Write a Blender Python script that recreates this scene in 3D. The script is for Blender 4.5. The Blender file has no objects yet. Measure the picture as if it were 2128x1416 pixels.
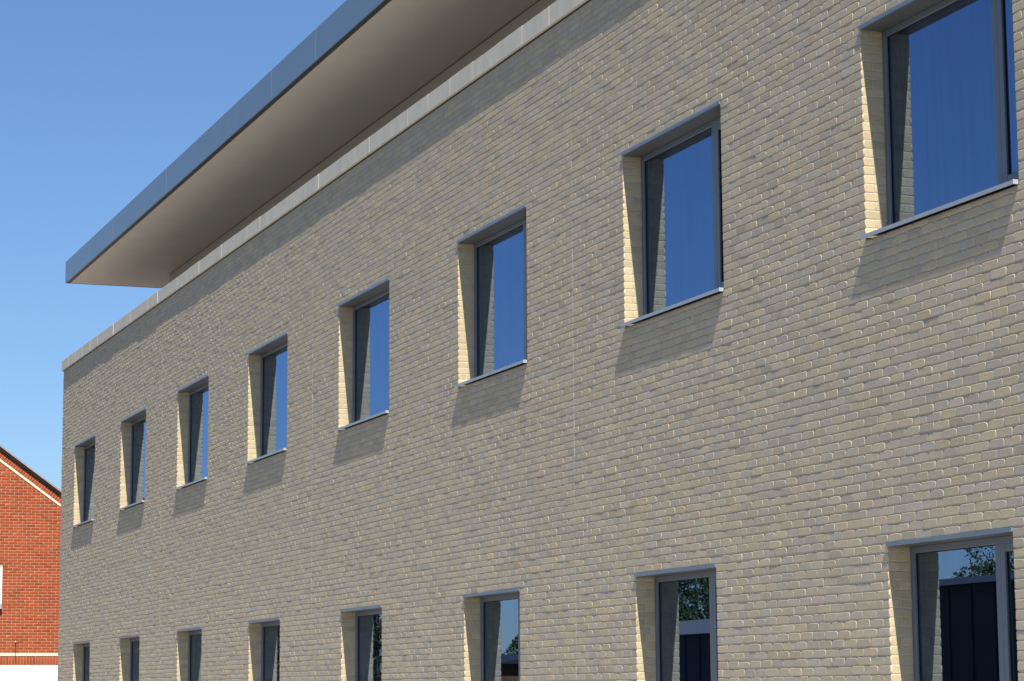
import bpy, math, random
import numpy as np
from mathutils import Matrix, Vector

# ------------------------------------------------------------------ scene, camera, light
scene = bpy.context.scene
col = scene.collection
rng = np.random.default_rng(11)
random.seed(5)
EYE = 1.6                                        # camera height above the ground

YAW, PITCH, ROLL = math.radians(20.5212), math.radians(8.3101), math.radians(-0.3872)
F = Vector((-math.cos(YAW) * math.cos(PITCH), math.sin(YAW) * math.cos(PITCH), math.sin(PITCH)))
R0 = F.cross(Vector((0, 0, 1))).normalized()
U0 = R0.cross(F)
R = R0 * math.cos(ROLL) + U0 * math.sin(ROLL)
U = U0 * math.cos(ROLL) - R0 * math.sin(ROLL)
CAM = Vector((0.0, -9.789, EYE))
FPX = 5055.2
cam_data = bpy.data.cameras.new('camera')
cam_data.sensor_width = 36.0
cam_data.lens = FPX * 36.0 / 2128.0
cam_data.clip_start = 0.1
cam_data.clip_end = 2000.0
cam = bpy.data.objects.new('camera', cam_data)
cam.matrix_world = Matrix(((R.x, U.x, -F.x, CAM.x), (R.y, U.y, -F.y, CAM.y), (R.z, U.z, -F.z, CAM.z), (0, 0, 0, 1)))
col.objects.link(cam)
scene.camera = cam

TO_SUN = Vector((0.60, -0.100, 1.0)).normalized()
world = bpy.data.worlds.new('World')
scene.world = world
world.use_nodes = True
wn = world.node_tree
wn.nodes.clear()
w_out = wn.nodes.new('ShaderNodeOutputWorld')
w_bg = wn.nodes.new('ShaderNodeBackground')
w_sky = wn.nodes.new('ShaderNodeTexSky')
w_sky.sky_type = 'NISHITA'
w_sky.sun_disc = False
w_sky.sun_elevation = math.asin(TO_SUN.z)
w_sky.sun_rotation = math.atan2(TO_SUN.x, TO_SUN.y)
w_sky.altitude = 50
w_sky.air_density = 1.0
w_sky.dust_density = 0.3
w_sky.ozone_density = 10.0
w_bg.inputs['Strength'].default_value = 0.069
wn.links.new(w_sky.outputs[0], w_bg.inputs['Color'])
wn.links.new(w_bg.outputs[0], w_out.inputs['Surface'])

sun_data = bpy.data.lights.new('sun', 'SUN')
sun_data.energy = 5.0
sun_data.angle = math.radians(0.5)
sun_data.color = (1.0, 0.93, 0.82)
sun = bpy.data.objects.new('sun', sun_data)
sun.rotation_euler = TO_SUN.to_track_quat('Z', 'Y').to_euler()
sun.location = (0, -20, 40)
col.objects.link(sun)

scene.view_settings.view_transform = 'Standard'
scene.view_settings.look = 'None'
scene.view_settings.exposure = 0.95
scene.view_settings.gamma = 1.0
scene.view_settings.use_curve_mapping = False
scene.render.engine = 'CYCLES'
scene.cycles.max_bounces = 10
scene.cycles.diffuse_bounces = 5
scene.cycles.transparent_max_bounces = 12
scene.cycles.sample_clamp_indirect = 6.0
scene.cycles.use_denoising = True

# ------------------------------------------------------------------ helpers
WORLD = {}


def attach(o, parent):
    if parent is not None:
        o.parent = parent
        o.matrix_parent_inverse = WORLD[parent.name].inverted()


def register(o, m=None):
    WORLD[o.name] = m if m is not None else Matrix.Identity(4)
    return o


def mesh_obj(name, verts, faces, mat, parent=None, smooth=False):
    me = bpy.data.meshes.new(name)
    me.from_pydata([tuple(v) for v in verts], [], faces)
    if mat:
        me.materials.append(mat)
    if smooth:
        me.shade_smooth()
    me.update()
    o = bpy.data.objects.new(name, me)
    col.objects.link(o)
    attach(o, parent)
    return register(o)


def empty(name, loc=(0, 0, 0), parent=None):
    o = bpy.data.objects.new(name, None)
    o.empty_display_size = 0.5
    o.location = loc
    col.objects.link(o)
    attach(o, parent)
    return register(o, Matrix.Translation(loc))


def tag(o, label=None, cat=None, group=None, kind=None):
    for k, v in (('label', label), ('category', cat), ('group', group), ('kind', kind)):
        if v:
            o[k] = v
    return o


class MB:
    """collects solids that belong to one mesh"""

    def __init__(self):
        self.v, self.f = [], []

    def add(self, vs, fs):
        n = len(self.v)
        self.v += [tuple(p) for p in vs]
        self.f += [tuple(i + n for i in q) for q in fs]
        return self

    def box(self, x0, x1, y0, y1, z0, z1, b=0.0):
        if b <= 0:
            vs = [(x, y, z) for x in (x0, x1) for y in (y0, y1) for z in (z0, z1)]
            fs = [(0, 1, 3, 2), (4, 6, 7, 5), (0, 4, 5, 1), (2, 3, 7, 6), (0, 2, 6, 4), (1, 5, 7, 3)]
            return self.add(vs, fs)
        # chamfered box: 24 verts
        lo, hi = (x0, y0, z0), (x1, y1, z1)
        vs, idx = [], {}
        for sx in (0, 1):
            for sy in (0, 1):
                for sz in (0, 1):
                    s = (sx, sy, sz)
                    c = [hi[k] if s[k] else lo[k] for k in range(3)]
                    for ax in range(3):
                        p = list(c)
                        for k in range(3):
                            if k != ax:
                                p[k] += -b if s[k] else b
                        idx[(s, ax)] = len(vs)
                        vs.append(tuple(p))
        fs = []
        cyc = [(0, 0), (1, 0), (1, 1), (0, 1)]
        for ax in range(3):
            o1, o2 = [k for k in range(3) if k != ax]
            for side in (0, 1):
                q = []
                for a, c2 in cyc:
                    s = [0, 0, 0]
                    s[ax], s[o1], s[o2] = side, a, c2
                    q.append(idx[(tuple(s), ax)])
                flip = (side == 0) != (ax == 1)
                fs.append(tuple(reversed(q)) if flip else tuple(q))
        for ax in range(3):
            o1, o2 = [k for k in range(3) if k != ax]
            for a in (0, 1):
                for c2 in (0, 1):
                    s0, s1 = [0, 0, 0], [0, 0, 0]
                    s0[o1] = s1[o1] = a
                    s0[o2] = s1[o2] = c2
                    s1[ax] = 1
                    q = [idx[(tuple(s0), o1)], idx[(tuple(s1), o1)], idx[(tuple(s1), o2)], idx[(tuple(s0), o2)]]
                    fs.append(tuple(q))
        for sx in (0, 1):
            for sy in (0, 1):
                for sz in (0, 1):
                    s = (sx, sy, sz)
                    fs.append((idx[(s, 0)], idx[(s, 1)], idx[(s, 2)]))
        return self.add(vs, fs)

    def quad(self, a, b, c, d):
        return self.add([a, b, c, d], [(0, 1, 2, 3)])

    def tube(self, pts, radii, n=8):
        pts = [Vector(p) for p in pts]
        rings = []
        for i, p in enumerate(pts):
            d = (pts[min(i + 1, len(pts) - 1)] - pts[max(i - 1, 0)]).normalized()
            a = d.orthogonal().normalized()
            b = d.cross(a)
            rings.append([p + (a * math.cos(t) + b * math.sin(t)) * radii[i] for t in [2 * math.pi * k / n for k in range(n)]])
        vs = [q for r in rings for q in r]
        fs = []
        for i in range(len(pts) - 1):
            for k in range(n):
                k2 = (k + 1) % n
                fs.append((i * n + k, i * n + k2, (i + 1) * n + k2, (i + 1) * n + k))
        fs.append(tuple(range(n - 1, -1, -1)))
        fs.append(tuple((len(pts) - 1) * n + k for k in range(n)))
        return self.add(vs, fs)

    def build(self, name, mat, parent=None, smooth=False):
        return mesh_obj(name, self.v, self.f, mat, parent, smooth)


# ------------------------------------------------------------------ materials
def new_mat(name):
    m = bpy.data.materials.new(name)
    m.use_nodes = True
    nt = m.node_tree
    return m, nt, nt.nodes['Principled BSDF']


def noise(nt, scale, detail=4, rough=0.6, vec=None, src='Object'):
    tc = nt.nodes.new('ShaderNodeTexCoord')
    mp = nt.nodes.new('ShaderNodeMapping')
    if vec:
        mp.inputs['Scale'].default_value = vec
    n = nt.nodes.new('ShaderNodeTexNoise')
    n.inputs['Scale'].default_value = scale
    n.inputs['Detail'].default_value = detail
    n.inputs['Roughness'].default_value = rough
    nt.links.new(tc.outputs[src], mp.inputs['Vector'])
    nt.links.new(mp.outputs[0], n.inputs['Vector'])
    return n


def ramp(nt, src, stops):
    r = nt.nodes.new('ShaderNodeValToRGB')
    cr = r.color_ramp
    while len(cr.elements) < len(stops):
        cr.elements.new(0.5)
    for e, (p, c) in zip(cr.elements, stops):
        e.position = p
        e.color = (*c, 1) if len(c) == 3 else c
    nt.links.new(src, r.inputs[0])
    return r


def bump(nt, bsdf, src, strength, dist):
    b = nt.nodes.new('ShaderNodeBump')
    b.inputs['Strength'].default_value = strength
    b.inputs['Distance'].default_value = dist
    nt.links.new(src, b.inputs['Height'])
    nt.links.new(b.outputs[0], bsdf.inputs['Normal'])


def mottled(name, c, var=0.12, scale=6.0, rough=0.6, spec=0.3, bump_d=0.0, metallic=0.0, vec=None):
    m, nt, b = new_mat(name)
    n = noise(nt, scale, 5, 0.65, vec)
    lo = tuple(x * (1 - var) for x in c)
    hi = tuple(min(1, x * (1 + var)) for x in c)
    r = ramp(nt, n.outputs['Fac'], [(0.3, lo), (0.7, hi)])
    nt.links.new(r.outputs[0], b.inputs['Base Color'])
    b.inputs['Roughness'].default_value = rough
    b.inputs['Specular IOR Level'].default_value = spec
    b.inputs['Metallic'].default_value = metallic
    return m


def brick_material(name, stain):
    """colour of each brick comes from its own tint attribute; noise adds the grain of the clay"""
    m, nt, b = new_mat(name)
    at = nt.nodes.new('ShaderNodeAttribute')
    at.attribute_name = 'tint'
    n1 = noise(nt, 9.0, 5, 0.65)
    n2 = noise(nt, 60.0, 3, 0.6)
    r1 = ramp(nt, n1.outputs['Fac'], [(0.3, (1 - stain,) * 3), (0.7, (1 + stain * 0.5,) * 3)])
    r2 = ramp(nt, n2.outputs['Fac'], [(0.32, (0.86, 0.85, 0.83)), (0.68, (1.0, 1.0, 1.0))])
    x1 = nt.nodes.new('ShaderNodeMix')
    x1.data_type = 'RGBA'
    x1.blend_type = 'MULTIPLY'
    x1.inputs['Factor'].default_value = 1
    x2 = nt.nodes.new('ShaderNodeMix')
    x2.data_type = 'RGBA'
    x2.blend_type = 'MULTIPLY'
    x2.inputs['Factor'].default_value = 1
    nt.links.new(at.outputs['Color'], x1.inputs[6])
    nt.links.new(r1.outputs[0], x1.inputs[7])
    nt.links.new(x1.outputs[2], x2.inputs[6])
    nt.links.new(r2.outputs[0], x2.inputs[7])
    nt.links.new(x2.outputs[2], b.inputs['Base Color'])
    b.inputs['Roughness'].default_value = 0.85
    b.inputs['Specular IOR Level'].default_value = 0.2
    return m


M = {}
M['brick'] = brick_material('buff_brick', 0.10)
M['red_brick'] = brick_material('red_brick', 0.08)
M['mortar'] = mottled('buff_mortar', (0.46, 0.41, 0.32), 0.14, 14, 0.9, 0.1)
M['pointing'] = mottled('pale_pointing', (0.50, 0.45, 0.37), 0.12, 30, 0.9, 0.1)
M['red_mortar'] = mottled('pale_mortar', (0.41, 0.285, 0.175), 0.10, 20, 0.9, 0.1)
M['coping'] = mottled('cast_stone', (0.57, 0.53, 0.45), 0.10, 5, 0.8, 0.2, 0.0, 0, (1, 1, 0.35))
M['dpc'] = mottled('damp_course', (0.035, 0.032, 0.03), 0.1, 20, 0.6)
M['sealant'] = mottled('sealant', (0.47, 0.445, 0.39), 0.06, 30, 0.7)
M['fascia'] = mottled('coated_fascia', (0.145, 0.200, 0.275), 0.05, 1.5, 0.30, 0.5)
M['soffit'] = mottled('soffit_panel', (0.64, 0.595, 0.525), 0.04, 1.2, 0.5, 0.3)
M['dark_trim'] = mottled('dark_trim', (0.05, 0.052, 0.056), 0.05, 4, 0.5)
M['render_wall'] = mottled('upper_wall_panel', (0.44, 0.41, 0.37), 0.05, 2, 0.7)
M['alu'] = mottled('grey_aluminium', (0.125, 0.145, 0.175), 0.05, 3, 0.38, 0.5)
M['strip'] = mottled('blue_grey_strip', (0.135, 0.175, 0.24), 0.05, 3, 0.3, 0.6)
M['lining'] = mottled('lining_aluminium', (0.095, 0.096, 0.10), 0.05, 3, 0.5, 0.5)
M['sill'] = mottled('pale_aluminium', (0.33, 0.36, 0.41), 0.05, 3, 0.35, 0.5)
M['gasket'] = mottled('black_gasket', (0.012, 0.012, 0.013), 0.1, 20, 0.5)
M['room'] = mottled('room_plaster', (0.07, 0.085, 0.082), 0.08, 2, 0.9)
M['terrace'] = mottled('terrace_membrane', (0.05, 0.049, 0.048), 0.1, 2, 0.8)
M['bounce_ground'] = mottled('pale_bounce_ground', (0.335, 0.325, 0.31), 0.12, 0.6, 0.85)  # pale, to throw sunlight back up at the soffit
M['asphalt'] = mottled('asphalt', (0.10, 0.097, 0.092), 0.2, 1.5, 0.9)
M['stone'] = mottled('pale_stone', (0.66, 0.58, 0.44), 0.10, 8, 0.85)
M['tile_edge'] = mottled('roof_tile', (0.30, 0.25, 0.22), 0.2, 9, 0.85)
M['black_strip'] = mottled('black_verge', (0.010, 0.009, 0.010), 0.1, 9, 0.7)
M['white'] = mottled('white_paint', (0.80, 0.80, 0.78), 0.03, 3, 0.5)
M['black'] = mottled('black_plastic', (0.012, 0.012, 0.012), 0.1, 9, 0.5)
M['shed'] = mottled('dark_cladding', (0.028, 0.034, 0.042), 0.15, 3, 0.6)
M['house_sill'] = mottled('house_sill', (0.30, 0.31, 0.33), 0.1, 4, 0.6)
M['pale_roof'] = mottled('pale_sheet_roof', (0.11, 0.118, 0.13), 0.1, 1, 0.6)
M['timber'] = mottled('brown_timber', (0.16, 0.085, 0.045), 0.25, 4, 0.8)
M['bark'] = mottled('bark', (0.10, 0.075, 0.055), 0.3, 6, 0.9)
M['steel'] = mottled('galvanised_steel', (0.35, 0.36, 0.37), 0.1, 8, 0.5, 0.5)


def leaf_material(name, c):
    m, nt, b = new_mat(name)
    at = nt.nodes.new('ShaderNodeAttribute')
    at.attribute_name = 'tint'
    mx = nt.nodes.new('ShaderNodeMix')
    mx.data_type = 'RGBA'
    mx.blend_type = 'MULTIPLY'
    mx.inputs['Factor'].default_value = 1
    mx.inputs[6].default_value = (*c, 1)
    nt.links.new(at.outputs['Color'], mx.inputs[7])
    nt.links.new(mx.outputs[2], b.inputs['Base Color'])
    b.inputs['Roughness'].default_value = 0.7
    return m


M['leaf'] = leaf_material('leaf', (0.045, 0.075, 0.022))


def glass_material(name, tint, trans):
    """one pane: Fresnel mirror of both its faces over clear tinted glass"""
    m, nt, b = new_mat(name)
    nt.nodes.remove(b)
    out = nt.nodes['Material Output']
    fr = nt.nodes.new('ShaderNodeFresnel')
    fr.inputs['IOR'].default_value = 2.7
    a = nt.nodes.new('ShaderNodeMath')
    a.operation = 'MULTIPLY'
    a.inputs[1].default_value = 2.0
    c = nt.nodes.new('ShaderNodeMath')
    c.operation = 'ADD'
    c.inputs[1].default_value = 1.0
    d = nt.nodes.new('ShaderNodeMath')
    d.operation = 'DIVIDE'
    nt.links.new(fr.outputs[0], a.inputs[0])
    nt.links.new(fr.outputs[0], c.inputs[0])
    nt.links.new(a.outputs[0], d.inputs[0])
    nt.links.new(c.outputs[0], d.inputs[1])
    gl = nt.nodes.new('ShaderNodeBsdfGlossy')
    gl.inputs['Roughness'].default_value = 0.0
    st = noise(nt, 1.0, 4, 0.6, (22, 22, 0.9))
    rp = ramp(nt, st.outputs['Fac'], [(0.25, tuple(c_ * 0.90 for c_ in tint)), (0.55, tint)])
    nt.links.new(rp.outputs[0], gl.inputs['Color'])
    tr = nt.nodes.new('ShaderNodeBsdfTransparent')
    tr.inputs['Color'].default_value = (*trans, 1)
    mx = nt.nodes.new('ShaderNodeMixShader')
    nt.links.new(d.outputs[0], mx.inputs[0])
    nt.links.new(tr.outputs[0], mx.inputs[1])
    nt.links.new(gl.outputs[0], mx.inputs[2])
    nt.links.new(mx.outputs[0], out.inputs['Surface'])
    return m


M['glass'] = glass_material('coated_glass', (0.50, 0.67, 1.0), (0.72, 0.80, 0.79))
M['plain_glass'] = glass_material('plain_glass', (0.95, 0.95, 1.0), (0.8, 0.82, 0.8))


# ------------------------------------------------------------------ brick generator
def brick_arrays(spec, near=True, dome=1.0, recess=0.007):
    """spec: (n, 5) a0, a1, z0, z1, face offset -> verts (n, nv, 3) as (a, depth, z) and face index lists.
    Each brick has uneven corners, a rolled edge and its own small tilt."""
    n = len(spec)
    a0, a1, z0, z1, off = [spec[:, k] for k in range(5)]
    z1 = z1 - dome * np.abs(rng.normal(0, .0022, n))
    w, h = a1 - a0, z1 - z0
    cx, cz = (a0 + a1) / 2, (z0 + z1) / 2
    rs = lambda lo, hi: rng.uniform(lo, hi, n)
    # corner radii: some bricks have heavily worn upper corners
    worn = rng.random(n) < 0.55 * dome
    worn2 = rng.random(n) < 0.42 * dome
    if spec.shape[1] > 6:                  # arris at an opening or joint stays square
        worn &= spec[:, 5] == 0
        worn2 &= spec[:, 6] == 0
    lim = np.minimum(w * 0.42, 1)
    rtlx = np.minimum(np.where(worn, rs(.025, .10), rs(.004, .012)), lim)
    rtlz = np.minimum(np.where(worn, rs(.010, .030), rs(.003, .008)), h * .42)
    rtrx = np.minimum(np.where(worn2, rs(.02, .075), rs(.004, .012)), lim)
    rtrz = np.minimum(np.where(worn2, rs(.008, .026), rs(.003, .008)), h * .42)
    rb = np.minimum(rs(.003, .009), h * .3)
    rb2 = np.minimum(rs(.003, .009), h * .3)
    Z = np.zeros(n)
    one = np.ones(n)
    if near:
        P = [(Z + rb, Z), (w * .5, Z + rs(-.001, .0015)), (w - rb2, Z), (w, Z + rb2),
             (w, h - rtrz), (w - .29 * rtrx, h - .29 * rtrz), (w - rtrx, h),
             (w * .5, h + rs(-.0015, .0015) * dome), (rtlx, h), (.29 * rtlx, h - .29 * rtlz), (Z, h - rtlz), (Z, Z + rb)]
    else:
        P = [(Z, Z), (w, Z), (w, h - rtrz), (w - rtrx, h), (rtlx, h), (Z, h - rtlz)]
    N = len(P)
    O = np.stack([np.stack([p[0], p[1]], -1) for p in P], 1)          # n, N, 2
    O += rng.normal(0, 0.0012 if dome > .5 else 0.0006, O.shape)
    C = np.stack([w / 2, h / 2], -1)[:, None, :]

    def inset(d):
        half = np.stack([w / 2, h / 2], -1)[:, None, :]
        return C + (O - C) * (1 - np.minimum(d / half, .8))

    if near:
        rings = [(O, 0.014), (O, recess), (inset(.0010), 0.0010), (inset(.0045), 0.0)]
    else:
        rings = [(O, 0.014), (O, min(recess, .0016)), (inset(.0050), 0.0)]
    tx = rng.normal(0, 0.0055, n)      # slope of the face along the course
    tz = rng.normal(0, 0.0060, n)      # and up the course
    V = []
    for k, (o, dep) in enumerate(rings):
        d = np.full((n, N), dep)
        if k > 0:
            q = o - C
            d = d + q[..., 0] * tx[:, None] + q[..., 1] * tz[:, None] + off[:, None]
        V.append(np.stack([o[..., 0] + a0[:, None], d, o[..., 1] + z0[:, None]], -1))
    V = np.concatenate(V, 1)
    faces = []
    for r in range(len(rings) - 1):
        for k in range(N):
            k2 = (k + 1) % N
            faces.append((r * N + k, r * N + k2, (r + 1) * N + k2, (r + 1) * N + k))
    faces.append(tuple((len(rings) - 1) * N + k for k in range(N)))
    return V, faces


def bricks_to_mesh(name, parts, mat, smooth=True):
    """parts: list of (V (n,nv,3) in world space, faces, tints (n,3))"""
    me = bpy.data.meshes.new(name)
    vs, loops, starts, tot, tints = [], [], [], [], []
    vbase = lbase = 0
    for V, faces, T in parts:
        n, nv, _ = V.shape
        vs.append(V.reshape(-1, 3))
        fl = np.concatenate([np.array(f) for f in faces])
        cnt = np.array([len(f) for f in faces])
        st = np.concatenate([[0], np.cumsum(cnt)[:-1]])
        loops.append((fl[None, :] + (np.arange(n) * nv)[:, None] + vbase).ravel())
        starts.append((st[None, :] + (np.arange(n) * len(fl))[:, None] + lbase).ravel())
        tot.append(np.tile(cnt, n))
        tints.append(np.repeat(T, nv, 0))
        vbase += n * nv
        lbase += n * len(fl)
    vs, loops, starts, tot, tints = [np.concatenate(x) for x in (vs, loops, starts, tot, tints)]
    me.vertices.add(len(vs))
    me.vertices.foreach_set('co', vs.astype(np.float32).ravel())
    me.loops.add(len(loops))
    me.loops.foreach_set('vertex_index', loops.astype(np.int32))
    me.polygons.add(len(starts))
    me.polygons.foreach_set('loop_start', starts.astype(np.int32))
    me.polygons.foreach_set('loop_total', tot.astype(np.int32))
    at = me.attributes.new('tint', 'FLOAT_COLOR', 'POINT')
    at.data.foreach_set('color', np.concatenate([tints, np.ones((len(tints), 1))], 1).astype(np.float32).ravel())
    me.materials.append(mat)
    me.update(calc_edges=True)
    me.validate()
    if smooth:                              # rolled edges smooth, faces flat
        sm = tot < 5
        me.polygons.foreach_set('use_smooth', sm)
    return me


def buff_tints(n):
    pal = np.array([(.46, .405, .30), (.42, .385, .31), (.40, .375, .345), (.375, .355, .34), (.45, .395, .315), (.35, .325, .275), (.43, .375, .32)])
    pal = (pal * .58 + np.array([.410, .377, .318]) * .42) * np.array([1.18, 1.12, 1.00])
    p = np.array([.16, .22, .23, .17, .11, .06, .05])
    c = pal[rng.choice(len(pal), n, p=p)]
    c = c * (1 + rng.normal(0, .04, (n, 1))) * (1 + rng.normal(0, .010, (n, 3)))
    return np.clip(c, .05, .8)


def cream_tints(n):
    c = np.array([.50, .42, .265]) * (1 + rng.normal(0, .06, (n, 1))) * (1 + rng.normal(0, .015, (n, 3)))
    return np.clip(c, .05, .9)


# ------------------------------------------------------------------ ground
g = MB()
g.quad((-600, -600, 0), (600, -600, 0), (600, 600, 0), (-600, 600, 0))
tag(g.build('ground', M['asphalt']), kind='structure')
g = MB()
g.quad((-62, -6.5, .004), (6, -6.5, .004), (6, 16, .004), (-62, 16, .004))  # added pale strip out of view, sized to bounce light onto the outer soffit
tag(g.build('bounce_paving', M['bounce_ground']), kind='structure')

# ------------------------------------------------------------------ the buff brick building
H1 = EYE + 1.2103                 # head of the ground floor windows
H2 = EYE + 5.5916                 # head of the first floor windows
CH = (H2 - H1) / 58.0             # one course of brick
WALL_TOP = EYE + 7.4600           # underside of the coping
U_END = -55.62                    # far corner of the facade
U_NEAR = -11.0
PITCHB = 0.2256
UL = [-54.004, -48.860, -43.675, -38.470, -33.250, -28.047, -22.833, -17.697]
UR = [-51.610, -46.450, -41.262, -36.050, -30.860, -25.660, -20.455, -15.340]
LL = [-53.691, -48.620, -43.465, -38.287, -33.080, -27.865, -22.642, -17.483]
LR = [-51.800, -46.735, -41.562, -36.384, -31.181, -25.962, -20.742, -15.600]
WIN_H = 1.80
SILL_T = 0.04
openings = [(a, b, H2 - WIN_H - SILL_T, H2) for a, b in zip(UL, UR)] + [(a, b, H1 - WIN_H - SILL_T, H1) for a, b in zip(LL, LR)]
MOVES = [-24.255, -34.62, -44.985]

building = tag(empty('office_building', (U_END, 0, 0)),
               'long buff brick two-storey building with two rows of deep-set windows and thin oversailing roof', 'building')

# mortar body of the wall: front sheet with the openings cut out, and the sides of the openings
us = sorted({U_END, U_NEAR, *[o[0] for o in openings], *[o[1] for o in openings]})
zs = sorted({0.0, WALL_TOP, *[o[2] for o in openings], *[o[3] for o in openings]})
YM = 0.0070
wb = MB()
for i in range(len(us) - 1):
    run = None
    for j in range(len(zs) - 1):
        mx_, mz_ = (us[i] + us[i + 1]) / 2, (zs[j] + zs[j + 1]) / 2
        hole = any(o[0] < mx_ < o[1] and o[2] < mz_ < o[3] for o in openings)
        if not hole:
            wb.quad((us[i], YM, zs[j]), (us[i + 1], YM, zs[j]), (us[i + 1], YM, zs[j + 1]), (us[i], YM, zs[j + 1]))
for a, b, z0, z1 in openings:
    d = 0.011
    wb.quad((a - d, YM, z0), (a - d, .30, z0), (a - d, .30, z1), (a - d, YM, z1))
    wb.quad((b + d, .30, z0), (b + d, YM, z0), (b + d, YM, z1), (b + d, .30, z1))
    # recessed mortar between the slips of the reveal
    for s, x in ((1, a - .0016), (-1, b + .0016)):
        q = [(x, .004, z0), (x, .21, z0), (x, .21, z1), (x, .004, z1)]
        wb.quad(*(q if s > 0 else q[::-1]))
    wb.quad((a, .30, z1), (b, .30, z1), (b, YM, z1), (a, YM, z1))
wb.quad((U_END, 14, 0), (U_END, YM, 0), (U_END, YM, WALL_TOP), (U_END, 14, WALL_TOP))
wb.quad((U_NEAR, YM, 0), (U_NEAR, 14, 0), (U_NEAR, 14, WALL_TOP), (U_NEAR, YM, WALL_TOP))
wb.quad((U_NEAR, 14, 0), (U_END, 14, 0), (U_END, 14, WALL_TOP), (U_NEAR, 14, WALL_TOP))
wb.quad((U_NEAR, .32, 0), (U_END, .32, 0), (U_END, .32, 0.02), (U_NEAR, .32, 0.02))
wall = wb.build('wall', M['mortar'], building)
wall['label'] = 'buff brick facade laid in stretcher bond'

# lay the facade bricks course by course
spec = []
perp = []
J = 0.0095
k0 = -int(H1 / CH)
row = k0
while True:
    zb = H1 + row * CH
    zt = zb + CH
    if zt > WALL_TOP + .02:
        break
    zt = min(zt, WALL_TOP + .002)
    if zb < 0.002:
        row += 1
        continue
    # intervals: (a, b, ztop limit, zbottom limit, end kinds)
    cuts = [U_END, U_NEAR] + MOVES
    ops = [o for o in openings if o[2] < zt - .006 and o[3] > zb + .006]
    pts = sorted(set(cuts + [o[0] for o in ops] + [o[1] for o in ops]))
    for a, b in zip(pts[:-1], pts[1:]):
        m = (a + b) / 2
        lo, hi = zb, zt
        skip = False
        for o in ops:
            if o[0] < m < o[1]:
                if o[2] - zb > .022:
                    hi = o[2]
                elif zt - o[3] > .022:
                    lo = o[3]
                else:
                    skip = True
        if skip:
            continue
        ea = 0.0055 if a in MOVES else 0.0
        eb = 0.0055 if b in MOVES else 0.0
        ph = UL[-1] + (PITCHB / 2 if row % 2 else 0.0)
        k = math.ceil((a + .062 - ph) / PITCHB)
        js = []
        while ph + k * PITCHB < b - .062:
            js.append(ph + k * PITCHB + rng.normal(0, .0022))
            k += 1
        ed = [a + ea] + js + [b - eb]
        dz0, dz1 = rng.normal(0, .0008, 2)
        for x in js:
            perp.append((x, lo + J / 2 + .0005, hi - J / 2 - rng.uniform(.002, .016), rng.uniform(.0011, .0026)))
        for q in range(len(ed) - 1):
            x0 = ed[q] + (J / 2 if q else 0)
            x1 = ed[q + 1] - (J / 2 if q < len(ed) - 2 else 0)
            spec.append((x0, x1, lo + J / 2 + dz0 + rng.normal(0, .0007), hi - J / 2 + dz1 + rng.normal(0, .0007), rng.normal(0, .0008),
                         float(q == 0), float(q == len(ed) - 2)))
    row += 1
spec = np.array(spec)
# courses wander a little along the wall, as laid by hand
ucen = (spec[:, 0] + spec[:, 1]) / 2
crs = np.round((spec[:, 2] - H1) / CH)
wave = .0016 * np.sin(ucen * 1.9 + crs * 2.4) + .0013 * np.sin(ucen * 4.7 + crs * 1.1 + 1) + .0018 * np.sin(ucen * .45 + crs * .05)
spec[:, 2] += wave
spec[:, 3] += wave

# project brick centres to find the ones that show largest in the picture
cen = np.stack([(spec[:, 0] + spec[:, 1]) / 2, np.zeros(len(spec)), (spec[:, 2] + spec[:, 3]) / 2], -1)
v = cen - np.array(CAM)
dep = v @ np.array(F)
px = 1064 + FPX * (v @ np.array(R)) / dep
py = 708 - FPX * (v @ np.array(U)) / dep
inside = (px > 14) & (px < 2114) & (py > 8) & (py < 1408)
area = (spec[:, 1] - spec[:, 0]) * (spec[:, 3] - spec[:, 2]) / dep ** 3      # foreshortening goes with distance too
area[~inside] = 0
order = np.argsort(-area)
single = np.zeros(len(spec), bool)
single[order[:300]] = True
in_view = (px > -100) & (px < 2400) & (py > -300) & (py < 1700)
far = (cen[:, 0] < -39) | ~in_view

parts = []
for sel, near in ((~single & ~far, True), (~single & far, False)):
    V, fcs = brick_arrays(spec[sel], near)
    parts.append((V, fcs, buff_tints(int(sel.sum()))))
# bricks of the window reveals
rl, rr = [], []
for a, b, z0, z1 in openings:
    r = int(round((z0 - H1) / CH)) - 1
    while H1 + r * CH < z1 - .01:
        zb, zt = H1 + r * CH, H1 + (r + 1) * CH
        zb, zt = max(zb, z0), min(zt, z1 - .03)
        r += 1
        if zt - zb < .02:
            continue
        ds = [(.0006, .208)] if r % 2 else [(.0006, .100), (.108, .208)]
        for d0, d1 in ds:
            rl.append((d0, d1, zb + .004, zt - .004, rng.normal(0, .0004), a))
            rr.append((d0, d1, zb + .004, zt - .004, rng.normal(0, .0004), b))
for lst, s in ((rl, 1), (rr, -1)):
    arr = np.array(lst)
    V, fcs = brick_arrays(arr[:, :5], False, 0.0, 0.0012)
    Wd = np.empty_like(V)
    Wd[..., 0] = arr[:, 5][:, None] - s * np.minimum(V[..., 1], .010)
    Wd[..., 1] = V[..., 0]
    Wd[..., 2] = V[..., 2]
    if s < 0:
        fcs = [tuple(reversed(f)) for f in fcs]
    parts.append((Wd, fcs, cream_tints(len(arr))))
bw = bpy.data.objects.new('brickwork', bricks_to_mesh('brickwork', parts, M['brick']))
col.objects.link(bw)
attach(bw, wall)
bw['kind'] = 'stuff'

idx = order[:300]
V, fcs = brick_arrays(spec[idx], True)
T = buff_tints(len(idx))
for k in range(len(idx)):
    c = Vector(cen[idx[k]])
    o = bpy.data.objects.new('brick', bricks_to_mesh('brick', [(V[k:k + 1] - np.array(c), fcs, T[k:k + 1])], M['brick']))
    o.location = c
    col.objects.link(o)
    attach(o, wall)

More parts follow.
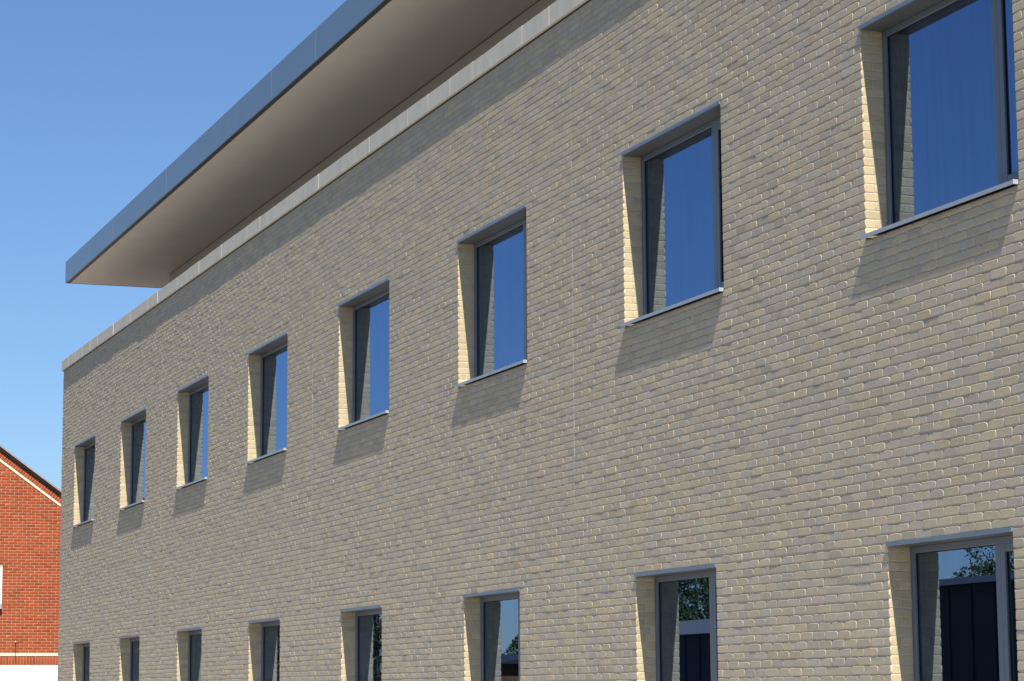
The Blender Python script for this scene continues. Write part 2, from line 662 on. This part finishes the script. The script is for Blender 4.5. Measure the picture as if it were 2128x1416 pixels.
pt = MB()
for x, p0, p1, dd in perp:
    hw_ = J / 2 + .0035
    pt.quad((x - hw_, dd, p0), (x + hw_, dd, p0), (x + hw_, dd, p1), (x - hw_, dd, p1))
pt = pt.build('pointing', M['pointing'], wall)
pt['kind'] = 'stuff'

for mu in MOVES:
    b = MB()
    b.box(mu - .0060, mu + .0060, .0010, .012, 0.02, WALL_TOP)
    b.build('movement_joint', M['sealant'], wall)

# coping stones with their damp course
d = MB()
d.box(U_END - .03, U_NEAR + .02, -.016, .36, WALL_TOP - .0015, WALL_TOP + .0055)
d.build('damp_course', M['dpc'], building)
cz0, cz1 = WALL_TOP + .007, WALL_TOP + .240
u = U_END - .002
n = 0
CLEN = 0.857
while u < U_NEAR:
    u1 = min(u + CLEN, U_NEAR + .02)
    b = MB()
    e = rng.normal(0, .0018)
    b.box(u + .0010, u1 - .0010, -.0455 + e, .37, cz0 + rng.normal(0, .001), cz1 + rng.normal(0, .0016), .005)
    b.build('coping_stone', M['coping'], building)
    u = u1
b = MB()
b.box(U_END + .02, U_NEAR, -.0405, .34, cz0 - .001, cz1 - .006)
b.build('coping_bed', M['coping'], building)

# terrace behind the parapet and the set back upper wall
YU = 2.02
SOF = EYE + 9.52
b = MB()
b.box(U_END + .02, U_NEAR, .36, 14, WALL_TOP - .35, WALL_TOP - .10)
b.build('terrace', M['terrace'], building)
b = MB()
b.box(-53.66, U_NEAR, YU, 13.5, WALL_TOP - .12, SOF - .002)
b.build('upper_wall', M['render_wall'], building)
b = MB()
b.box(-53.70, U_NEAR, YU - .006, YU, SOF - .016, SOF - .004)
b.build('wall_trim', M['dark_trim'], building)

# roof: deck, fascia panels, soffit and the dark edge strip
FT = EYE + 10.02
b = MB()
b.box(U_END + .02, U_NEAR + 1, .02, 14.5, SOF + .02, FT - .01)
roof = b.build('roof', M['fascia'], building)
b = MB()
b.box(U_END + .085, U_NEAR + 1, .105, YU + .4, SOF - .004, SOF + .03)
b.build('soffit', M['soffit'], roof)
b = MB()
b.box(U_END + .004, U_NEAR + 1, .004, .105, SOF + .006, SOF + .018)
b.box(U_END + .004, U_END + .085, .1055, 14.4, SOF + .006, SOF + .018)
b.build('edge_strip', M['dark_trim'], roof)
FJ = [-34.53 + 2.593 * k for k in range(-8, 10)]
FJ = [U_END] + [x for x in FJ if U_END + .4 < x < U_NEAR + .9] + [U_NEAR + 1]
for a, c in zip(FJ[:-1], FJ[1:]):
    b = MB()
    b.box(a + (.0 if a == U_END else .004), c - .004, -.002 + rng.normal(0, .001), .02, SOF - .001, FT, .003)
    b.build('fascia_panel', M['fascia'], roof)
b = MB()
b.box(U_END + .002, U_END + .02, .021, 14.5, SOF - .001, FT, .002)
b.build('end_fascia', M['fascia'], roof)
b = MB()
b.box(U_END + .03, U_NEAR + .98, .0025, .0195, SOF + .01, FT - .02)
b.build('fascia_backing', M['sill'], roof)


# windows
def window(a, b_, z1, mull):
    """head z1, opening a..b_; mull = distance of the mullion from the left jamb"""
    z0 = z1 - WIN_H
    yf = 0.210
    w = MB()
    fw = .055
    w.box(a + .001, a + fw, yf, yf + .07, z0 + .012, z1 - .031, .003)
    w.box(b_ - fw, b_ - .001, yf, yf + .07, z0 + .012, z1 - .031, .003)
    w.box(a + fw + .0005, b_ - fw - .0005, yf + .001, yf + .07, z1 - .031 - fw, z1 - .031, .003)
    w.box(a + fw + .0005, b_ - fw - .0005, yf + .001, yf + .07, z0 + .012, z0 + .012 + .07, .003)
    m0, m1 = a + mull, a + mull + .075
    w.box(m0, m1, yf + .002, yf + .071, z0 + .083, z1 - .0315 - fw, .003)
    frame = w.build('window', M['alu'], building)
    # side hung light: its own sash
    s = MB()
    sw = .062
    x0, x1, y0, y1 = m1 + .0005, b_ - fw - .0005, yf + .003, yf + .06
    sz0, sz1 = z0 + .0835, z1 - .0322 - fw
    s.box(x0, x0 + sw, y0, y1, sz0, sz1, .003)
    s.box(x1 - sw, x1, y0, y1, sz0, sz1, .003)
    s.box(x0 + sw + .0005, x1 - sw - .0005, y0 + .001, y1, sz0, sz0 + sw, .003)
    s.box(x0 + sw + .0005, x1 - sw - .0005, y0 + .001, y1, sz1 - sw, sz1, .003)
    s.build('sash', M['alu'], frame)
    gx = [(a + fw, m0, z0 + .082, z1 - .031 - fw), (x0 + sw, x1 - sw, sz0 + sw, sz1 - sw)]
    for p0, p1, q0, q1 in gx:
        k = MB()
        t = .008
        k.box(p0, p0 + t, yf + .020, yf + .03, q0, q1)
        k.box(p1 - t, p1, yf + .020, yf + .03, q0, q1)
        k.box(p0 + t, p1 - t, yf + .020, yf + .03, q1 - t, q1)
        k.box(p0 + t, p1 - t, yf + .020, yf + .03, q0, q0 + t)
        k.build('gasket', M['gasket'], frame)
        for yy in (yf + .026, yf + .056):
            gl = MB()
            gl.quad((p0 + .003, yy, q0 + .003), (p1 - .003, yy, q0 + .003), (p1 - .003, yy, q1 - .003), (p0 + .003, yy, q1 - .003))
            gl.build('pane', M['glass'], frame)
    h = MB()
    h.box(a - .004, b_ + .004, -.015, .003, z1 - .031, z1 - .001, .001)
    h.build('head_strip', M['strip'], frame)
    h = MB()
    h.box(a + .0005, b_ - .0005, .0035, yf + .03, z1 - .030, z1 - .006)
    h.build('head_lining', M['lining'], frame)
    s = MB()
    sx0, sx1 = a + .008, b_ - .006
    s.add([(sx0, -.048, z0 - SILL_T + .001), (sx1, -.048, z0 - SILL_T + .001), (sx1, -.048, z0 - .006), (sx0, -.048, z0 - .006),
           (sx0, -.041, z0 - SILL_T + .001), (sx1, -.041, z0 - SILL_T + .001), (sx1, -.041, z0 - .010), (sx0, -.041, z0 - .010),
           (sx0, yf, z0 + .010), (sx1, yf, z0 + .010), (sx0, yf, z0 + .004), (sx1, yf, z0 + .004)],
          [(0, 1, 2, 3), (3, 2, 9, 8), (1, 0, 4, 5), (5, 4, 7, 6), (6, 7, 10, 11), (8, 9, 11, 10), (0, 3, 7, 4), (2, 1, 5, 6), (3, 8, 10, 7), (9, 2, 6, 11)])
    s.box(sx1 - .003, sx1 + .005, -.0495, -.002, z0 - SILL_T + .0005, z0 - .003, .001)
    s.build('sill', M['sill'], frame)
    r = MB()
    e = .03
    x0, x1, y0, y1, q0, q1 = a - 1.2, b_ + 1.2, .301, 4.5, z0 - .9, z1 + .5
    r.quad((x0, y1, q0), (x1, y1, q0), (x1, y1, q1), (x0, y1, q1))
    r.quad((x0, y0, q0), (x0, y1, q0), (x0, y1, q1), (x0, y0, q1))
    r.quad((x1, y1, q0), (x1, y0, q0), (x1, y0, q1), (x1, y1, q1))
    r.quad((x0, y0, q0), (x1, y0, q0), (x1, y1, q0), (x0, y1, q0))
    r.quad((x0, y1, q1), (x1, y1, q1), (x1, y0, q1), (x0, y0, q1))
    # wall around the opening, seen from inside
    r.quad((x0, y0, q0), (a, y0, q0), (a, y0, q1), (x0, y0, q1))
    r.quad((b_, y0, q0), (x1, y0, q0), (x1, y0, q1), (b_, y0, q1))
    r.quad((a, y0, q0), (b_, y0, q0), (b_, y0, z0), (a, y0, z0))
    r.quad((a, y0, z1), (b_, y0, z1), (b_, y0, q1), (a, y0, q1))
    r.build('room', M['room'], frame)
    return frame


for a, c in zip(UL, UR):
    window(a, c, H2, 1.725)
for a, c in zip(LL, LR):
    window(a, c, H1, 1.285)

# ------------------------------------------------------------------ red brick house beyond the far corner
X0 = -63.8
SC = 63.8 / 63.0
hy = lambda y: CAM.y + (y - CAM.y) * SC
hz = lambda z: EYE + z * SC
house = tag(empty('brick_house', (X0, 0, 0)), 'red brick house with sloping gable verge beyond the far corner of the buff building', 'house')
SL = (4.93 - 6.052) / (1.271 + .288)                     # fall of the verge towards the right
HALF = 3.8
Y_E, Y_R, Y_W = hy(1.28) + 1.6, hy(1.28) + 1.6 - HALF, hy(1.28) + 1.6 - 2 * HALF


def verge(y, z_at, y_at):
    """height on a line parallel to the roof through (y_at, z_at), mirrored at the ridge"""
    top = z_at + (Y_R - y_at) * SL
    return top + abs(y - Y_R) * SL


ROOF = (hz(6.473), hy(-.298))
BLK = (hz(6.350), hy(-.295))
BTOP = (hz(6.122), hy(-.290))
BBOT = (hz(6.052), hy(-.288))
zSoldT, zSoldB = hz(1.085), hz(.865)
zStT = hz(1.166)
XM = X0 - .004
hb = MB()
prof = [(Y_W, 0), (Y_E, 0), (Y_E, verge(Y_E, *BLK)), (Y_R, verge(Y_R, *BLK)), (Y_W, verge(Y_W, *BLK))]
nf = len(prof)
hb.add([(XM, y, z) for y, z in prof] + [(XM - 11, y, z) for y, z in prof],
       [tuple(range(nf)), tuple(range(2 * nf - 1, nf - 1, -1))] + [(i, i + nf, (i + 1) % nf + nf, (i + 1) % nf) for i in range(nf)])
hwall = hb.build('wall', M['red_mortar'], house)
hs = []
CW, WY1, WZ0, WZ1 = .0755, hy(-.158), hz(2.413), hz(3.348)
WY0 = WY1 - 1.2
z = zStT + .004
r = 0
while z < verge(Y_R, *BBOT):
    # span of the row under the raking stones
    top = z + CW
    reach = (verge(Y_R, *BTOP) - top) / (-SL) + .05
    if reach <= .1:
        break
    ya, yb = max(Y_W, Y_R - reach), min(Y_E, Y_R + reach)
    segs = [(ya, yb)]
    if top > WZ0 - .05 and z < WZ1:
        segs = [(ya, WY0), (WY1, yb)]
    for s0, s1 in segs:
        k = math.ceil((s0 - .11 * (r % 2)) / .2255)
        js = []
        while .2255 * k + .11 * (r % 2) < s1 - .04:
            q = .2255 * k + .11 * (r % 2)
            if q > s0 + .04:
                js.append(q + rng.normal(0, .002))
            k += 1
        ed = [s0] + js + [s1]
        for i in range(len(ed) - 1):
            hs.append((ed[i] + (.0055 if i else 0), ed[i + 1] - (.0055 if i < len(ed) - 2 else 0), z + .0055, z + CW - .0055, rng.normal(0, .0006)))
    z += CW
    r += 1
y = Y_W                                                   # soldier course over the white boarding
while y < Y_E:
    hs.append((y + .005, min(y + .0755, Y_E) - .005, zSoldB, zSoldT - .004, rng.normal(0, .0006)))
    y += .0755
hs = np.array(hs)


def red_tints(n):
    c = np.array([.31, .064, .026]) * (1 + rng.normal(0, .09, (n, 1))) * (1 + rng.normal(0, .03, (n, 3)))
    return np.clip(c, .01, .8)


Vh, fh = brick_arrays(hs, False, 0.15)
Wd = np.empty_like(Vh)
Wd[..., 0] = X0 - Vh[..., 1]
Wd[..., 1] = Vh[..., 0]
Wd[..., 2] = Vh[..., 2]
Th = red_tints(len(hs))
# bricks on edge along the verge
vspec = []
L = math.hypot(1, SL)
for sgn in (1, -1):
    t = 0.04
    while True:
        yy = Y_R + sgn * t / L
        if abs(yy - Y_R) > HALF:
            break
        vspec.append((yy, sgn))
        t += .0755
vh = (BLK[0] - BTOP[0]) / L
Vv = []
base = np.array([[0, .014, 0], [1, .014, 0], [1, .014, 1], [0, .014, 1], [0, .002, 0], [1, .002, 0], [1, .002, 1], [0, .002, 1], [.1, 0, .04], [.9, 0, .04], [.9, 0, .96], [.1, 0, .96]])
fv = [(0, 1, 5, 4), (1, 2, 6, 5), (2, 3, 7, 6), (3, 0, 4, 7), (4, 5, 9, 8), (5, 6, 10, 9), (6, 7, 11, 10), (7, 4, 8, 11), (8, 9, 10, 11)]
for yy, sgn in vspec:
    dy, dz = sgn / L, SL / L                              # down the slope
    nyy, nzz = -dz * sgn, dy * sgn                        # outward from the roof
    o = np.array([X0, yy, verge(yy, *BTOP)])
    q = np.empty((12, 3))
    for i, (s_, d_, h_) in enumerate(base):
        aa = (s_ - .5) * .064
        hh = .004 + h_ * (vh - .008)
        q[i] = o + np.array([-d_, 0, 0]) + aa * np.array([0, dy, dz]) + hh * np.array([0, nyy, nzz])
    if sgn < 0:
        q = q[[1, 0, 3, 2, 5, 4, 7, 6, 9, 8, 11, 10]]
    Vv.append(q)
Vv = np.array(Vv)
Tv = red_tints(len(Vv))


def screen(P):
    vv = P - np.array(CAM)
    dd = vv @ np.array(F)
    return 1064 + FPX * (vv @ np.array(R)) / dd, 708 - FPX * (vv @ np.array(U)) / dd


hc = Wd.mean(1)
sx, sy = screen(hc)
vis = (sx > 2) & (sx < 122) & (sy > 930) & (sy < 1412)
full = (hs[:, 1] - hs[:, 0]) * (hs[:, 3] - hs[:, 2])
rank = np.argsort(-(full * vis))
vsx, vsy = screen(Vv.mean(1))
vvis = (vsx > 2) & (vsx < 122)
n_v = int(vvis.sum())
pick = rank[:300 - n_v]
pick = pick[vis[pick]]
rest = np.ones(len(hs), bool)
rest[pick] = False
o = bpy.data.objects.new('brickwork', bricks_to_mesh('red_brickwork', [(Wd[rest], fh, Th[rest]), (Vv[~vvis], fv, Tv[~vvis])], M['red_brick'], False))
col.objects.link(o)
attach(o, hwall)
o['kind'] = 'stuff'
for A, fc, T_, ids in ((Wd, fh, Th, pick), (Vv, fv, Tv, np.where(vvis)[0])):
    for k in ids:
        c = A[k].mean(0)
        o = bpy.data.objects.new('brick', bricks_to_mesh('red_brick', [(A[k:k + 1] - c, fc, T_[k:k + 1])], M['red_brick'], False))
        o.location = c
        col.objects.link(o)
        attach(o, hwall)
# pale stones: the raking band and the string course
bh = (BTOP[0] - BBOT[0]) / L
for sgn in (1, -1):
    t = 0.0
    while t + .34 < HALF * L:
        b = MB()
        s0, s1 = t + .004, t + .336
        q = []
        for xx in (X0 - .02, X0 + .012):
            for s_, h_ in ((s0, 0), (s1, 0), (s1, bh), (s0, bh)):
                yy = Y_R + sgn * s_ / L
                q.append((xx, yy + sgn * h_ * (-SL / L), verge(yy, *BBOT) + h_ / L))
        b.add(q, [(0, 3, 2, 1), (4, 5, 6, 7), (0, 1, 5, 4), (1, 2, 6, 5), (2, 3, 7, 6), (3, 0, 4, 7)])
        y_mid = Y_R + sgn * (t + .17) / L
        if -2.2 < y_mid < 2.5:
            b.build('stone', M['stone'], hwall)
        t += .34
y = Y_W + .02
while y + .21 < Y_E:
    if -2.5 < y < 2.6:
        b = MB()
        b.box(X0 - .02, X0 + .010, y + .003, y + .222, zSoldT + .003, zStT - .002, .002)
        b.build('stone', M['stone'], hwall)
    y += .2255
# white boarding on the lower wall
zb = zSoldB - .012
while zb > .2:
    b = MB()
    b.box(X0 - .01, X0 + .016, Y_W + .02, Y_E - .02, zb - .305, zb - .004, .003)
    b.build('board', M['white'], hwall)
    zb -= .309
# roof slopes with pale tile edge over a plain black strip
rf = MB()
for sgn in (1, -1):
    e = HALF + .3
    for z_lo, z_hi, xo in ((BLK, ROOF, .07),):
        y0, y1 = Y_R, Y_R + sgn * e
        lo0, lo1 = verge(y0, *BLK) + .075, verge(y1, *BLK) + .075
        hi0, hi1 = verge(y0, *ROOF), verge(y1, *ROOF)
        q = [(X0 + xo, y0, lo0), (X0 + xo, y1, lo1), (X0 + xo, y1, hi1), (X0 + xo, y0, hi0)]
        q += [(X0 - 11.3, p[1], p[2]) for p in q]
        rf.add(q, [(0, 1, 2, 3), (7, 6, 5, 4), (0, 4, 5, 1), (1, 5, 6, 2), (2, 6, 7, 3)])
hroof = rf.build('roof', M['tile_edge'], house)
rf = MB()
for sgn in (1, -1):
    y0, y1 = Y_R, Y_R + sgn * (HALF + .28)
    q = [(X0 + .052, y0, verge(y0, *BLK) + .001), (X0 + .052, y1, verge(y1, *BLK) + .001), (X0 + .052, y1, verge(y1, *BLK) + .074), (X0 + .052, y0, verge(y0, *BLK) + .074)]
    q += [(X0 - .3, p[1], p[2]) for p in q]
    rf.add(q, [(0, 1, 2, 3), (7, 6, 5, 4), (0, 4, 5, 1), (1, 5, 6, 2), (2, 6, 7, 3)])
rf.build('verge_strip', M['black_strip'], hroof)
# window at the left edge of the picture
w = MB()
for q in ((WY0, WY0 + .07, WZ0, WZ1), (WY1 - .07, WY1 - .002, WZ0, WZ1), (WY0 + .07, WY1 - .07, WZ1 - .07, WZ1 - .001), (WY0 + .07, WY1 - .07, WZ0, WZ0 + .07), ((WY0 + WY1) / 2 - .03, (WY0 + WY1) / 2 + .03, WZ0 + .07, WZ1 - .07)):
    w.box(X0 - .06, X0 + .004, q[0], q[1], q[2], q[3], .004)
hw = w.build('window', M['white'], house)
w = MB()
w.quad((X0 - .02, WY0 + .06, WZ0 + .06), (X0 - .02, WY1 - .06, WZ0 + .06), (X0 - .02, WY1 - .06, WZ1 - .06), (X0 - .02, WY0 + .06, WZ1 - .06))
w.build('pane', M['plain_glass'], hw)
w = MB()
w.box(X0 - .05, X0 + .10, WY0 - .05, WY1 - .005, WZ0 - .14, WZ0 - .003, .006)
w.build('sill', M['house_sill'], hw)
w = MB()
py_ = hy(.208)
w.tube([(X0 + .03, py_, hz(.96)), (X0 + .03, py_, hz(1.44))], [.008, .008], 8)
pp = w.build('overflow_pipe', M['black'], house)
w = MB()
w.tube([(X0 - .01, py_, hz(1.452)), (X0 + .045, py_, hz(1.452))], [.014, .014], 8)
w.build('pipe_elbow', M['white'], pp)


# ------------------------------------------------------------------ across the forecourt: what the lower windows mirror
def gabled(name, x0, x1, y0, y1, zw, zr, wmat, rmat, label, cat, door=None):
    t = tag(empty(name, ((x0 + x1) / 2, (y0 + y1) / 2, 0)), label, cat)
    b = MB()
    b.box(x0, x1, y0, y1, 0.005, zw)
    wl = b.build('wall', wmat, t)
    b = MB()
    ym = (y0 + y1) / 2
    e = .3
    b.add([(x0 - e, y0 - e, zw + .003), (x1 + e, y0 - e, zw + .003), (x1 + e, y1 + e, zw + .003), (x0 - e, y1 + e, zw + .003), (x0 - e, ym, zr), (x1 + e, ym, zr)],
          [(0, 1, 5, 4), (2, 3, 4, 5), (0, 4, 3), (1, 2, 5), (3, 2, 1, 0)])
    b.build('roof', rmat, t)
    k = x0 + .5
    while k < x1 - .3:
        b = MB()
        b.box(k - .03, k + .03, y1 + .002, y1 + .03, .1, zw - .05)
        b.build('batten', wmat, wl)
        k += 1.2
    for dx0, dx1, dz in (door or []):
        b = MB()
        b.box(dx0, dx1, y1 + .004, y1 + .06, .02, dz, .01)
        b.build('door', M['timber'], t)
    return t


gabled('dark_shed', -74.5, -46, -36, -25, 4.55, 5.25, M['shed'], M['shed'], 'long dark clad shed mirrored in the nearest ground floor window', 'shed')
gabled('low_building', -92, -76, -37, -26, 3.7, 4.6, M['shed'], M['pale_roof'], 'low building with grey sheet roof across the forecourt', 'building', [(-90, -87, 2.6)])
gabled('timber_shed', -101, -95, -30, -24.5, 2.9, 3.4, M['timber'], M['shed'], 'brown timber shed mirrored in the third ground floor window from the right', 'shed', [(-99.5, -97, 2.3)])


def tree(name, x, y, hgt, rad, label, seed, leaves=20000):
    rg = np.random.default_rng(seed)
    t = tag(empty(name, (x, y, 0)), label, 'tree', 'trees across the forecourt')
    b = MB()
    th = hgt * .38
    b.tube([(x, y, -.05), (x + .1, y, th * .5), (x + .05, y + .1, th), (x, y, hgt * .75)], [rad * .07, rad * .055, rad * .045, rad * .012], 8)
    for k in range(7):
        an = rg.uniform(0, 6.28)
        zz = rg.uniform(.35, .6) * hgt
        e = (x + math.cos(an) * rad * .7, y + math.sin(an) * rad * .7, zz + hgt * rg.uniform(.12, .28))
        b.tube([(x, y, zz), ((x + e[0]) / 2, (y + e[1]) / 2, zz + (e[2] - zz) * .4), e], [rad * .03, rad * .02, rad * .006], 6)
    b.build('trunk', M['bark'], t)
    cl = []
    for k in range(26):
        an, q, zz = rg.uniform(0, 6.28), rg.uniform(.1, .85) ** .6, rg.uniform(-.8, .9)
        cl.append((x + math.cos(an) * q * rad * math.sqrt(1 - zz * zz * .8), y + math.sin(an) * q * rad * math.sqrt(1 - zz * zz * .8), hgt * .66 + zz * hgt * .30, rad * rg.uniform(.22, .42)))
    cl = np.array(cl)
    ci = rg.integers(0, len(cl), leaves)
    dv = rg.normal(0, 1, (leaves, 3))
    dv /= np.linalg.norm(dv, axis=1)[:, None]
    P = cl[ci, :3] + dv * (cl[ci, 3] * rg.uniform(.5, 1.0, leaves) ** .4)[:, None]
    A = rg.normal(0, 1, (leaves, 3))
    A /= np.linalg.norm(A, axis=1)[:, None]
    B = np.cross(A, rg.normal(0, 1, (leaves, 3)))
    B /= np.linalg.norm(B, axis=1)[:, None]
    s = rg.uniform(.045, .09, leaves)[:, None]
    Q = np.stack([P - A * s, P + B * s * .55, P + A * s, P - B * s * .55], 1)
    T = np.repeat(rg.uniform(.6, 1.5, (leaves, 1)), 3, 1) * np.array([1, 1, .9])
    o = bpy.data.objects.new('crown', bricks_to_mesh('crown', [(Q, [(0, 1, 2, 3)], T)], M['leaf'], False))
    col.objects.link(o)
    attach(o, t)
    return t


tree('broadleaf_tree', -80, -40, 7.5, 2.4, 'small rounded tree mirrored above the dark shed in the nearest ground floor window', 1)
tree('broadleaf_tree', -75.5, -41, 8.3, 3.0, 'taller rounded tree just behind the far end of the dark shed', 2)
tree('broadleaf_tree', -101.5, -37.5, 8.9, 4.8, 'broad dense tree mirrored in the second ground floor window from the right', 3, 55000)
tree('broadleaf_tree', -106, -31, 4.3, 2.2, 'low bushy tree beside the brown timber shed', 4)
tree('broadleaf_tree', -113, -25, 9.0, 4.4, 'tall tree mirrored in the fourth ground floor window from the right', 5, 26000)
tree('broadleaf_tree', -131, -25, 9.5, 4.6, 'tallest tree mirrored in the fifth ground floor window from the right', 6, 26000)

t = tag(empty('lamp_post', (-95.4, -23, 0)), 'slim galvanised lamp post standing in front of the timber shed', 'lamp post')
b = MB()
b.tube([(-95.4, -23, 0), (-95.4, -23, 3), (-95.4, -23, 5.4)], [.07, .055, .04], 10)
b.build('pole', M['steel'], t)
b = MB()
b.box(-95.75, -95.3, -23.1, -22.9, 5.40, 5.48, .02)
b.build('lamp_head', M['steel'], t)
